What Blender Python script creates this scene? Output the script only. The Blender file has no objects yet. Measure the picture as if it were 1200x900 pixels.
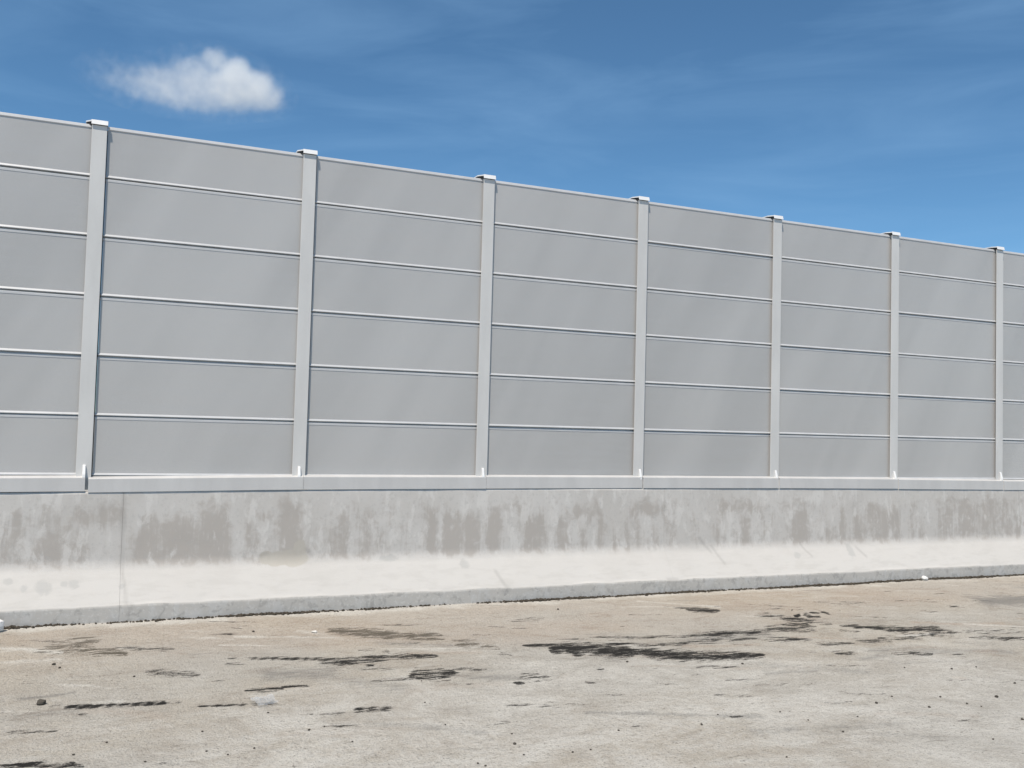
import bpy, bmesh, math, random
import numpy as np
from mathutils import Vector, Matrix

# ------------------------------------------------------------------ camera, world, sun, exposure
SC = bpy.context.scene
COL = SC.collection
R = math.radians
CAM_H = 1.87
YAW, PITCH, ROLL, F_PX = 0.410739, 0.0456888, 0.0267414, 1119.98
fw = Vector((math.sin(YAW) * math.cos(PITCH), math.cos(YAW) * math.cos(PITCH), math.sin(PITCH)))
rt = Vector((math.cos(YAW), -math.sin(YAW), 0.0))
up = rt.cross(fw)
rr = math.cos(ROLL) * rt + math.sin(ROLL) * up
uu = -math.sin(ROLL) * rt + math.cos(ROLL) * up
cd = bpy.data.cameras.new('camera')
cd.sensor_fit = 'HORIZONTAL'
cd.sensor_width = 36.0
cd.lens = F_PX / 1200 * 36.0
cd.clip_start = 0.05
cd.clip_end = 5000
cam = bpy.data.objects.new('camera', cd)
COL.objects.link(cam)
m = Matrix((rr, uu, -fw)).transposed().to_4x4()
m.translation = Vector((0, 0, CAM_H))
cam.matrix_world = m
SC.camera = cam

SUN_EL, SUN_AZ = R(62), R(221)          # azimuth clockwise from +Y
SUN_STRENGTH, SKY_STRENGTH, EXPOSURE = 4.5, 0.117, 0.14
world = bpy.data.worlds.new('World')
SC.world = world
world.use_nodes = True
nt = world.node_tree
nt.nodes.clear()
sky = nt.nodes.new('ShaderNodeTexSky')
sky.sky_type = 'NISHITA'
sky.sun_disc = False
sky.sun_elevation = SUN_EL
sky.sun_rotation = SUN_AZ
sky.altitude = 3000
sky.air_density = 1.0
sky.dust_density = 0.35
sky.ozone_density = 2.6
# thin high cirrus veil, fixed to directions in the sky
tc = nt.nodes.new('ShaderNodeTexCoord')
mp = nt.nodes.new('ShaderNodeMapping')
mp.inputs['Scale'].default_value = (3.0, 2.0, 14.0)
mp.inputs['Rotation'].default_value = (R(8), R(16), R(20))
mp.inputs['Location'].default_value = (1.7, 0.4, 2.2)
nz = nt.nodes.new('ShaderNodeTexNoise')
nz.inputs['Scale'].default_value = 1.3
nz.inputs['Detail'].default_value = 6
nz.inputs['Roughness'].default_value = 0.55
nz.inputs['Distortion'].default_value = 0.6
rmp = nt.nodes.new('ShaderNodeMapRange')
rmp.inputs['From Min'].default_value = 0.42
rmp.inputs['From Max'].default_value = 0.75
rmp.inputs['To Min'].default_value = 0.0
rmp.inputs['To Max'].default_value = 0.22
mx = nt.nodes.new('ShaderNodeMix')
mx.data_type = 'RGBA'
mx.inputs['B'].default_value = (2.5, 4.3, 6.6, 1)
bg = nt.nodes.new('ShaderNodeBackground')
bg.inputs['Strength'].default_value = SKY_STRENGTH
wo = nt.nodes.new('ShaderNodeOutputWorld')
nt.links.new(tc.outputs['Generated'], mp.inputs['Vector'])
nt.links.new(mp.outputs['Vector'], nz.inputs['Vector'])
nt.links.new(nz.outputs['Fac'], rmp.inputs['Value'])
nt.links.new(rmp.outputs['Result'], mx.inputs['Factor'])
tint = nt.nodes.new('ShaderNodeMix')
tint.data_type = 'RGBA'
tint.blend_type = 'MULTIPLY'
tint.inputs['Factor'].default_value = 1.0
tint.inputs['B'].default_value = (0.71, 0.99, 1.02, 1)
nt.links.new(sky.outputs['Color'], tint.inputs['A'])
nt.links.new(tint.outputs['Result'], mx.inputs['A'])
nt.links.new(mx.outputs['Result'], bg.inputs['Color'])
nt.links.new(bg.outputs['Background'], wo.inputs['Surface'])

sd = bpy.data.lights.new('sun', 'SUN')
sd.energy = SUN_STRENGTH
sd.angle = R(0.53)
sd.color = (1.0, 0.91, 0.785)
sun = bpy.data.objects.new('sun', sd)
COL.objects.link(sun)
to_sun = Vector((math.sin(SUN_AZ) * math.cos(SUN_EL), math.cos(SUN_AZ) * math.cos(SUN_EL), math.sin(SUN_EL)))
sun.rotation_euler = to_sun.to_track_quat('Z', 'Y').to_euler()
sun.location = (-6, -9, 30)

vs = SC.view_settings
vs.view_transform = 'Standard'
vs.look = 'None'
vs.exposure = EXPOSURE
vs.gamma = 1.0
vs.use_curve_mapping = False
SC.render.engine = 'CYCLES'
SC.cycles.max_bounces = 24
SC.cycles.volume_bounces = 24
SC.cycles.diffuse_bounces = 4
SC.cycles.volume_step_rate = 1.0

rng = random.Random(7)
nrg = np.random.default_rng(11)
STROKES = [
  ('b', 0.55, 0.2243, [(-0.219, 8.762), (-0.083, 8.657), (0.045, 8.586)]),
  ('b', 0.7, 0.0902, [(-0.018, 8.48), (0.139, 8.341), (0.306, 8.23)]),
  ('s', 0.6, 0.0494, [(0.236, 8.512), (0.427, 8.392), (0.675, 8.285)]),
  ('t', 0.75, 0.0615, [(1.203, 7.777), (1.436, 7.705), (1.721, 7.617)]),
  ('s', 0.8, 0.0973, [(1.697, 7.567), (1.855, 7.46), (2.034, 7.491), (2.226, 7.431)]),
  ('s', 0.9, 0.063, [(2.145, 7.515), (2.417, 7.475), (2.633, 7.424)]),
  ('s', 0.45, 0.032, [(1.007, 7.655), (1.147, 7.611)]),
  ('s', 0.5, 0.0338, [(1.038, 7.857), (1.101, 7.838)]),
  ('s', 0.6, 0.0647, [(0.436, 7.621), (0.538, 7.55), (0.681, 7.466), (0.782, 7.396)]),
  ('s', 0.95, 0.0396, [(1.044, 6.882), (1.171, 6.875), (1.295, 6.847)]),
  ('s', 0.7, 0.0359, [(1.292, 6.894), (1.381, 6.889), (1.477, 6.857)]),
  ('t', 1.0, 0.0461, [(-0.084, 6.87), (0.077, 6.817), (0.282, 6.79), (0.501, 6.758)]),
  ('t', 0.4, 0.0242, [(0.501, 6.758), (0.605, 6.734)]),
  ('s', 0.4, 0.0202, [(-0.278, 6.974), (-0.085, 6.901)]),
  ('t', 0.8, 0.0355, [(0.716, 6.596), (0.873, 6.554), (1.061, 6.533), (1.173, 6.537)]),
  ('s', 0.8, 0.0246, [(-0.011, 6.672), (0.043, 6.654)]),
  ('f', 0.4, 0.0433, [(-0.372, 7.149), (-0.21, 7.159), (-0.045, 7.214)]),
  ('t', 0.45, 0.0344, [(-0.393, 6.41), (-0.271, 6.402), (-0.132, 6.372)]),
  ('s', 0.9, 0.0304, [(-0.381, 5.82), (-0.215, 5.769), (-0.09, 5.718), (0.023, 5.658)]),
  ('s', 0.8, 0.0168, [(-0.082, 5.75), (-0.015, 5.734)]),
  ('s', 0.9, 0.0416, [(-0.378, 5.778), (-0.317, 5.77)]),
  ('s', 0.75, 0.0238, [(1.407, 6.171), (1.486, 6.154), (1.567, 6.166)]),
  ('t', 0.7, 0.0568, [(1.649, 6.178), (1.745, 6.175), (1.875, 6.183)]),
  ('f', 0.35, 0.2219, [(1.245, 7.224), (1.472, 7.203), (1.686, 7.161)]),
  ('f', 0.22, 0.1847, [(1.654, 7.018), (1.889, 6.82), (2.089, 6.636)]),
  ('f', 0.25, 0.0679, [(1.642, 5.896), (1.978, 5.729), (2.287, 5.501)]),
  ('b', 0.85, 0.1261, [(2.035, 8.67), (2.221, 8.502), (2.38, 8.364), (2.582, 8.249)]),
  ('b', 0.7, 0.0839, [(2.551, 8.276), (2.769, 8.212), (2.929, 8.164)]),
  ('b', 0.7, 0.0541, [(2.343, 8.231), (2.618, 8.113), (2.883, 7.964)]),
  ('b', 0.5, 0.0665, [(2.943, 7.911), (3.151, 7.832)]),
  ('b', 0.55, 0.0701, [(2.917, 7.733), (3.086, 7.665), (3.212, 7.496)]),
  ('s', 0.5, 0.042, [(2.081, 7.809), (2.24, 7.729), (2.29, 7.651)]),
  ('s', 0.7, 0.0342, [(2.017, 7.297), (2.053, 7.258)]),
  ('s', 0.6, 0.0282, [(2.005, 7.178), (2.109, 7.146)]),
  ('s', 0.5, 0.0283, [(1.919, 6.859), (2.054, 6.841), (2.199, 6.844)]),
  ('s', 0.85, 0.1233, [(2.249, 6.879), (2.398, 6.883), (2.518, 6.897)]),
  ('s', 0.85, 0.0768, [(2.467, 6.887), (2.606, 6.949)]),
  ('s', 0.75, 0.039, [(2.598, 6.965), (2.724, 6.965), (2.853, 6.898)]),
  ('s', 0.9, 0.0423, [(2.896, 6.472), (2.973, 6.46)]),
  ('s', 0.6, 0.0856, [(2.999, 6.563), (3.113, 6.552), (3.219, 6.596)]),
  ('s', 1.2, 0.0648, [(3.466, 7.55), (3.65, 7.494), (4.008, 7.386)]),
  ('s', 1.3, 0.1444, [(3.658, 7.425), (3.899, 7.336), (4.06, 7.237)]),
  ('s', 1.3, 0.1735, [(3.962, 7.3), (4.093, 7.162), (4.273, 7.043)]),
  ('s', 1.2, 0.1405, [(4.251, 7.147), (4.449, 6.989), (4.61, 6.845), (4.935, 6.698)]),
  ('s', 1.2, 0.101, [(4.627, 6.871), (4.944, 6.711), (5.267, 6.627)]),
  ('s', 1.0, 0.0678, [(3.603, 7.312), (3.693, 7.253)]),
  ('s', 1.1, 0.0728, [(3.749, 7.173), (3.824, 7.118)]),
  ('s', 0.9, 0.0468, [(4.009, 7.419), (4.213, 7.375), (4.384, 7.374)]),
  ('s', 0.5, 0.0542, [(4.186, 7.718), (4.547, 7.574), (5.026, 7.469)]),
  ('s', 0.75, 0.0799, [(5.016, 7.453), (5.392, 7.454), (5.757, 7.423), (6.104, 7.419)]),
  ('s', 0.75, 0.1287, [(6.01, 7.427), (6.309, 7.48), (6.564, 7.594)]),
  ('s', 0.8, 0.1171, [(6.666, 7.651), (6.626, 7.794), (6.526, 7.934)]),
  ('s', 0.55, 0.0963, [(6.57, 7.922), (6.498, 8.034), (6.35, 8.122)]),
  ('s', 0.65, 0.0529, [(4.274, 7.407), (4.606, 7.239), (4.96, 7.236), (5.249, 7.256)]),
  ('s', 0.65, 0.0675, [(5.211, 7.267), (5.514, 7.231), (5.658, 7.17)]),
  ('s', 0.75, 0.053, [(5.608, 7.13), (5.868, 7.071), (6.13, 7.01)]),
  ('f', 0.3, 0.2279, [(4.905, 7.288), (5.414, 7.353), (5.831, 7.267)]),
  ('s', 0.6, 0.055, [(6.683, 7.646), (6.837, 7.537)]),
  ('s', 0.8, 0.0813, [(6.861, 7.445), (7.056, 7.304)]),
  ('s', 1.0, 0.1082, [(7.041, 7.288), (7.249, 7.165), (7.549, 7.077)]),
  ('s', 0.8, 0.0621, [(7.539, 7.122), (7.826, 7.122)]),
  ('s', 0.7, 0.0918, [(7.473, 7.059), (7.67, 6.98), (7.85, 6.887)]),
  ('s', 0.45, 0.085, [(7.868, 6.902), (8.195, 6.785), (8.525, 6.668)]),
  ('t', 0.5, 0.0877, [(7.186, 6.943), (7.437, 6.869), (7.622, 6.736)]),
  ('s', 0.6, 0.0792, [(7.715, 6.65), (7.914, 6.553), (8.232, 6.439)]),
  ('s', 0.5, 0.0597, [(6.67, 7.294), (6.815, 7.131)]),
  ('s', 0.6, 0.0528, [(6.005, 6.833), (6.365, 6.742)]),
  ('s', 0.6, 0.0554, [(6.456, 6.786), (6.799, 6.719)]),
  ('s', 0.65, 0.0661, [(6.764, 6.84), (7.035, 6.796), (7.213, 6.762)]),
  ('s', 0.65, 0.0486, [(5.92, 6.522), (6.127, 6.459)]),
  ('s', 0.75, 0.0536, [(6.402, 6.325), (6.576, 6.304), (6.766, 6.23)]),
  ('f', 0.3, 0.0874, [(6.003, 6.259), (6.365, 6.337)]),
  ('s', 1.1, 0.1141, [(5.834, 8.6), (5.986, 8.508), (6.111, 8.425)]),
  ('s', 0.5, 0.0499, [(5.781, 8.763), (5.848, 8.62)]),
  ('s', 1.2, 0.0929, [(6.754, 7.984), (6.783, 7.953)]),
  ('s', 1.2, 0.0937, [(6.853, 7.956), (6.927, 7.912)]),
  ('s', 0.9, 0.0614, [(7.031, 8.072), (7.106, 8.027)]),
  ('s', 1.1, 0.0827, [(7.16, 8.036), (7.215, 8.02)]),
  ('s', 0.9, 0.0687, [(6.918, 7.915), (6.966, 7.855)]),
  ('f', 0.55, 0.3393, [(9.577, 7.988), (9.915, 8.037), (10.208, 7.986)]),
  ('s', 0.5, 0.0344, [(4.485, 6.453), (4.655, 6.428), (4.828, 6.359)]),
  ('s', 0.35, 0.0332, [(3.997, 6.649), (4.166, 6.539)]),
  ('s', 0.7, 0.0382, [(3.396, 6.311), (3.469, 6.288)]),
  ('s', 0.6, 0.035, [(3.675, 6.694), (3.746, 6.643)]),
  ('s', 0.5, 0.041, [(3.173, 7.349), (3.206, 7.247)]),
  ('s', 0.4, 0.0496, [(3.739, 8.556), (3.924, 8.545), (4.148, 8.589)]),
  ('s', 0.4, 0.0646, [(7.545, 8.594), (7.803, 8.47), (8.151, 8.375)]),
  ('s', 0.4, 0.0561, [(8.305, 7.788), (8.476, 7.716)]),
  ('s', 0.45, 0.0601, [(8.832, 7.922), (8.986, 7.828)]),
  ('s', 0.6, 0.0168, [(1.448, 5.356), (1.557, 5.303)]),
  ('o', 0.5, 0.3709, [(4.638, 8.56), (4.981, 8.646), (5.104, 8.428)]),
  ('o', 0.35, 0.354, [(3.367, 8.378), (3.864, 8.313)]),
  ('o', 0.7, 0.0654, [(6.306, 5.587), (6.342, 5.521)]),
  ('o', 0.3, 0.1249, [(1.824, 5.426), (2.372, 5.304), (2.733, 5.115)]),
  ('o', 0.35, 0.2414, [(2.222, 8.991), (2.773, 8.874)]),
  ('w', 0.5, 0.0676, [(0.888, 5.392), (1.244, 5.31), (1.63, 5.133)]),
  ('w', 0.5, 0.0839, [(1.769, 8.728), (2.052, 8.282), (1.646, 8.473)]),
  ('w', 0.35, 0.0906, [(3.858, 5.719), (4.097, 5.753)]),
  ('w', 0.5, 0.0623, [(-0.601, 8.568), (-0.454, 8.613)]),
  ('w', 0.35, 0.0785, [(2.018, 5.524), (2.19, 5.399)]),
  ('w', 0.4, 0.0671, [(3.338, 4.94), (3.627, 4.909), (3.818, 4.743)]),
  ('w', 0.4, 0.0825, [(3.967, 5.47), (4.255, 5.291)]),
]
PEBBLES = [(-0.237, 6.965, 0.0264), (1.101, 6.305, 0.0108), (0.673, 6.052, 0.0103), (1.375, 5.901, 0.0103), (1.273, 5.862, 0.0133), (2.424, 5.424, 0.0101), (2.367, 5.253, 0.0148), (3.076, 5.255, 0.0103), (2.628, 5.011, 0.0106), (2.102, 5.73, 0.0083), (1.467, 5.569, 0.0088), (2.342, 5.065, 0.0096), (4.478, 8.934, 0.0182), (5.119, 5.194, 0.0159), (6.098, 5.026, 0.0198), (6.604, 5.283, 0.0155), (3.644, 5.185, 0.0139), (3.87, 5.325, 0.01), (5.404, 4.994, 0.0148), (6.498, 5.782, 0.0144), (6.756, 5.764, 0.0118), (4.421, 4.764, 0.011), (4.38, 5.039, 0.009), (3.767, 4.511, 0.01), (5.796, 4.577, 0.0155), (1.377, 8.77, 0.0177), (0.343, 7.491, 0.0125), (-0.2, 8.041, 0.0201), (0.915, 5.634, 0.0088), (0.763, 5.582, 0.0087), (0.659, 5.679, 0.0073), (4.903, 6.426, 0.0148), (1.158, 6.517, 0.0167), (-0.156, 7.926, 0.0159), (5.697, 5.166, 0.0128), (5.739, 4.973, 0.0127), (2.751, 5.019, 0.0078), (5.245, 4.346, 0.0092), (2.041, 5.022, 0.0093), (0.333, 5.615, 0.0096), (2.127, 6.211, 0.0083), (2.274, 6.73, 0.0095), (4.036, 6.782, 0.0158), (2.066, 4.97, 0.0093), (5.351, 5.283, 0.0101), (5.789, 4.895, 0.0101), (4.326, 5.255, 0.0092), (4.756, 4.992, 0.0087), (-0.026, 5.866, 0.012), (0.145, 6.037, 0.0092), (6.141, 5.93, 0.0099), (6.907, 8.221, 0.0142)]
STAINS = [(-0.193, 0.299, 0.836, 1.011, 0.7), (-0.741, -0.548, 0.485, 0.969, 0.7), (-0.438, -0.197, 0.473, 0.752, 0.7), (-0.151, -0.017, 0.467, 0.667, 0.7), (0.337, 0.521, 0.479, 0.816, 0.8), (0.502, 1.277, 0.482, 0.954, 0.9), (0.903, 1.271, 0.904, 1.094, 0.7), (-0.588, -0.356, 0.867, 0.986, 0.4), (1.414, 1.533, 0.499, 0.902, 0.6), (1.513, 1.726, 0.919, 1.017, 0.7), (1.73, 1.953, 0.551, 1.111, 0.95), (2.264, 2.457, 0.559, 0.978, 0.7), (2.464, 2.58, 0.919, 0.998, 0.6), (2.533, 2.708, 0.486, 0.953, 0.7), (2.71, 2.846, 0.482, 0.774, 0.5), (3.275, 3.413, 0.465, 1.013, 0.9), (3.47, 3.682, 0.458, 0.966, 0.95), (3.74, 3.931, 0.45, 0.963, 0.95), (4.004, 4.17, 0.49, 0.937, 0.9), (4.456, 4.692, 0.5, 0.909, 0.95), (4.842, 4.974, 0.492, 0.856, 0.9), (4.142, 4.456, 0.897, 1.006, 0.6), (5.015, 5.463, 0.848, 0.999, 0.7), (5.158, 5.221, 0.486, 0.755, 0.8), (5.378, 5.471, 0.504, 0.849, 0.7), (5.579, 5.619, 0.475, 0.723, 0.8), (5.744, 5.799, 0.495, 0.77, 0.8), (5.8, 6.245, 0.863, 1.043, 0.8), (5.892, 5.959, 0.491, 0.867, 0.7), (6.128, 6.2, 0.485, 0.764, 0.6), (6.669, 6.8, 0.47, 0.832, 0.6), (6.949, 7.08, 0.488, 0.751, 0.6), (7.393, 7.529, 0.477, 0.822, 0.7), (7.07, 7.652, 0.872, 1.009, 0.8), (7.947, 8.425, 0.918, 1.057, 0.6), (8.203, 8.432, 0.477, 0.893, 0.95), (8.953, 9.066, 0.481, 0.857, 0.8), (8.708, 8.958, 0.469, 0.668, 0.7), (9.133, 9.429, 0.486, 0.827, 0.55), (9.46, 9.801, 0.492, 0.936, 0.7), (9.853, 10.028, 0.487, 0.904, 0.95), (10.099, 10.297, 0.495, 0.988, 0.4), (10.333, 10.453, 0.492, 0.841, 0.6), (10.645, 12.273, 0.467, 1.072, 0.62)]

# ------------------------------------------------------------------ helpers
def tag(o, label=None, cat=None, group=None, kind=None):
    if label: o['label'] = label
    if cat: o['category'] = cat
    if group: o['group'] = group
    if kind: o['kind'] = kind
    return o

def empty(name, loc):
    o = bpy.data.objects.new(name, None)
    o.empty_display_size = 0.3
    o.location = loc
    COL.objects.link(o)
    return o

def link_mesh(name, me, mat, parent=None, loc=(0, 0, 0), rot=(0, 0, 0)):
    o = bpy.data.objects.new(name, me)
    if mat and not me.materials:
        me.materials.append(mat)
    o.location = loc
    o.rotation_euler = rot
    if parent:
        o.parent = parent
    COL.objects.link(o)
    return o

def bm_mesh(name, bm, smooth=False):
    bmesh.ops.recalc_face_normals(bm, faces=bm.faces)
    me = bpy.data.meshes.new(name)
    bm.to_mesh(me)
    bm.free()
    if smooth:
        me.polygons.foreach_set('use_smooth', [True] * len(me.polygons))
    return me

def add_box(bm, x0, x1, y0, y1, z0, z1, bevel=0.0):
    g = bmesh.ops.create_cube(bm, size=1.0)
    for v in g['verts']:
        v.co = Vector(((x0 + x1) / 2 + v.co.x * (x1 - x0), (y0 + y1) / 2 + v.co.y * (y1 - y0), (z0 + z1) / 2 + v.co.z * (z1 - z0)))
    if bevel:
        es = list({e for v in g['verts'] for e in v.link_edges})
        bmesh.ops.bevel(bm, geom=es, offset=bevel, segments=2, affect='EDGES', profile=0.5)

def add_extrude_x(bm, prof, x0, x1):
    a = [bm.verts.new((x0, y, z)) for y, z in prof]
    b = [bm.verts.new((x1, y, z)) for y, z in prof]
    n = len(prof)
    for i in range(n):
        bm.faces.new((a[i], a[(i + 1) % n], b[(i + 1) % n], b[i]))
    bm.faces.new(a)
    bm.faces.new(b[::-1])

def vnoise(x, y, seed=0):
    """smooth 2-D value noise, 0..1"""
    xi = np.floor(x).astype(np.int64); yi = np.floor(y).astype(np.int64)
    fx = x - xi; fy = y - yi
    fx = fx * fx * (3 - 2 * fx); fy = fy * fy * (3 - 2 * fy)
    def h(a, b):
        n = (a * 374761393 + b * 668265263 + seed * 1442695041) & 0xFFFFFFFF
        n = ((n ^ (n >> 13)) * 1274126177) & 0xFFFFFFFF
        n = n ^ (n >> 16)
        return (n & 0xFFFF) / 65535.0
    return (h(xi, yi) * (1 - fx) + h(xi + 1, yi) * fx) * (1 - fy) + (h(xi, yi + 1) * (1 - fx) + h(xi + 1, yi + 1) * fx) * fy

def fbm(x, y, seed=0, octv=4):
    s = 0; a = 0.5; t = 0
    for k in range(octv):
        s = s + a * vnoise(x * 2 ** k, y * 2 ** k, seed + k); t += a; a *= 0.5
    return s / t

def sstep(a, b, x):
    t = np.clip((x - a) / (b - a), 0, 1)
    return t * t * (3 - 2 * t)

# ------------------------------------------------------------------ node helpers
class NB:
    def __init__(self, name):
        self.mat = bpy.data.materials.new(name)
        self.mat.use_nodes = True
        self.t = self.mat.node_tree
        self.t.nodes.clear()
        self.out = self.t.nodes.new('ShaderNodeOutputMaterial')
    def n(self, typ, **kw):
        x = self.t.nodes.new(typ)
        for k, v in kw.items():
            setattr(x, k, v)
        return x
    def lk(self, a, b):
        self.t.links.new(a, b)
    def val(self, sock, v):
        if isinstance(v, (int, float)): sock.default_value = v
        elif isinstance(v, tuple): sock.default_value = v
        else: self.lk(v, sock)
    def math(self, op, a, b=0.0, clamp=False):
        x = self.n('ShaderNodeMath', operation=op, use_clamp=clamp)
        self.val(x.inputs[0], a); self.val(x.inputs[1], b)
        return x.outputs[0]
    def rng(self, v, a, b, c=0.0, d=1.0, smooth=True):
        x = self.n('ShaderNodeMapRange')
        if smooth: x.interpolation_type = 'SMOOTHSTEP'
        self.val(x.inputs['Value'], v)
        x.inputs['From Min'].default_value = a; x.inputs['From Max'].default_value = b
        x.inputs['To Min'].default_value = c; x.inputs['To Max'].default_value = d
        return x.outputs['Result']
    def mix(self, f, a, b, blend='MIX'):
        x = self.n('ShaderNodeMix', data_type='RGBA', blend_type=blend)
        self.val(x.inputs['Factor'], f)
        self.val(x.inputs['A'], a); self.val(x.inputs['B'], b)
        return x.outputs['Result']
    def noise(self, vec, scale, detail=4.0, rough=0.55, dist=0.0):
        x = self.n('ShaderNodeTexNoise')
        self.val(x.inputs['Vector'], vec)
        x.inputs['Scale'].default_value = scale; x.inputs['Detail'].default_value = detail
        x.inputs['Roughness'].default_value = rough; x.inputs['Distortion'].default_value = dist
        return x.outputs['Fac']
    def mapping(self, vec, scale=(1, 1, 1), rot=(0, 0, 0), loc=(0, 0, 0)):
        x = self.n('ShaderNodeMapping')
        self.lk(vec, x.inputs['Vector'])
        x.inputs['Scale'].default_value = scale; x.inputs['Rotation'].default_value = rot; x.inputs['Location'].default_value = loc
        return x.outputs['Vector']
    def coord(self, which='Object'):
        return self.n('ShaderNodeTexCoord').outputs[which]
    def pos(self):
        return self.n('ShaderNodeNewGeometry').outputs['Position']
    def attr(self, name):
        return self.n('ShaderNodeAttribute', attribute_name=name).outputs['Fac']
    def bump(self, h, strength=0.3, dist=0.01):
        x = self.n('ShaderNodeBump')
        x.inputs['Strength'].default_value = strength; x.inputs['Distance'].default_value = dist
        self.lk(h, x.inputs['Height'])
        return x.outputs['Normal']
    def bsdf(self, color, rough=0.7, metal=0.0, normal=None, spec=0.5):
        x = self.n('ShaderNodeBsdfPrincipled')
        self.val(x.inputs['Base Color'], color); self.val(x.inputs['Roughness'], rough)
        x.inputs['Metallic'].default_value = metal
        x.inputs['Specular IOR Level'].default_value = spec
        if normal is not None: self.lk(normal, x.inputs['Normal'])
        self.lk(x.outputs['BSDF'], self.out.inputs['Surface'])
        return x

def c(r, g, b):
    return (r, g, b, 1.0)

# painted steel / aluminium with a little grime
def paint(name, col, rough=0.45, var=0.05, streak=True):
    b = NB(name)
    p = b.pos()
    n1 = b.noise(b.mapping(p, (1, 1, 0.25)), 5.0, 5)
    n2 = b.noise(p, 38.0, 4)
    dark = tuple(x * (1 - 2.2 * var) for x in col[:3]) + (1.0,)
    lite = tuple(min(1, x * (1 + var)) for x in col[:3]) + (1.0,)
    k = b.mix(b.rng(n1, 0.3, 0.7), dark, lite)
    k = b.mix(b.rng(n2, 0.62, 0.78, 0, 0.18), k, c(col[0] * 0.7, col[1] * 0.68, col[2] * 0.62))
    b.bsdf(k, rough, 0.0, b.bump(n2, 0.04, 0.002))
    return b.mat

M_POST = paint('post_paint', c(0.585, 0.58, 0.57), 0.42, 0.03)
M_TRIM = paint('trim_paint', c(0.52, 0.515, 0.51), 0.4, 0.03)
M_RAIL = paint('rail_paint', c(0.50, 0.505, 0.515), 0.4, 0.03)
M_CAP = paint('cap_paint', c(0.72, 0.725, 0.73), 0.35, 0.03)
M_GUS = paint('gusset_paint', c(0.8, 0.8, 0.8), 0.5, 0.03)
M_DARK = paint('shade_dark', c(0.03, 0.03, 0.032), 0.8, 0.1)  # near-black colour imitating shade under the caps and beside the flanges

def mat_sheet():
    b = NB('perforated_sheet_paint')
    p = b.pos()
    oi = b.n('ShaderNodeObjectInfo')
    # the holes themselves: 3 mm on a 6 mm grid
    vx = b.n('ShaderNodeSeparateXYZ'); b.lk(p, vx.inputs[0])
    fx = b.math('SUBTRACT', b.math('FRACT', b.math('MULTIPLY', vx.outputs[0], 166.0)), 0.5)
    fz = b.math('SUBTRACT', b.math('FRACT', b.math('MULTIPLY', vx.outputs[2], 166.0)), 0.5)
    d2 = b.math('ADD', b.math('MULTIPLY', fx, fx), b.math('MULTIPLY', fz, fz))
    hole = b.rng(d2, 0.05, 0.09, 1.0, 0.0)
    # diagonal drifts: moire shading of the holes put into the colour; faint level lines
    diag = b.noise(b.mapping(b.mapping(p, (1, 1, 1), (0, R(-27), 0)), (1.0, 1, 0.16)), 1.25, 3, 0.5, 0.25)
    lines = b.noise(b.mapping(p, (0.5, 1, 9.0)), 3.0, 3, 0.6)
    fine = b.noise(p, 60.0, 3)
    k = b.mix(b.rng(diag, 0.3, 0.7), c(0.425, 0.416, 0.405), c(0.52, 0.509, 0.495))
    k = b.mix(b.rng(lines, 0.35, 0.7, 0.0, 0.22), k, c(0.49, 0.495, 0.50))
    k = b.mix(b.rng(fine, 0.55, 0.75, 0.0, 0.15), k, c(0.32, 0.325, 0.33))
    hv = b.n('ShaderNodeHueSaturation')
    hv.inputs['Value'].default_value = 1.0
    b.lk(b.rng(oi.outputs['Random'], 0, 1, 0.985, 1.015, False), hv.inputs['Value'])
    b.lk(k, hv.inputs['Color'])
    k = b.mix(hole, hv.outputs['Color'], c(0.2, 0.2, 0.21))
    b.bsdf(k, 0.36, 0.0, b.bump(fine, 0.05, 0.002), 0.8)
    return b.mat
M_SHEET = mat_sheet()

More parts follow.
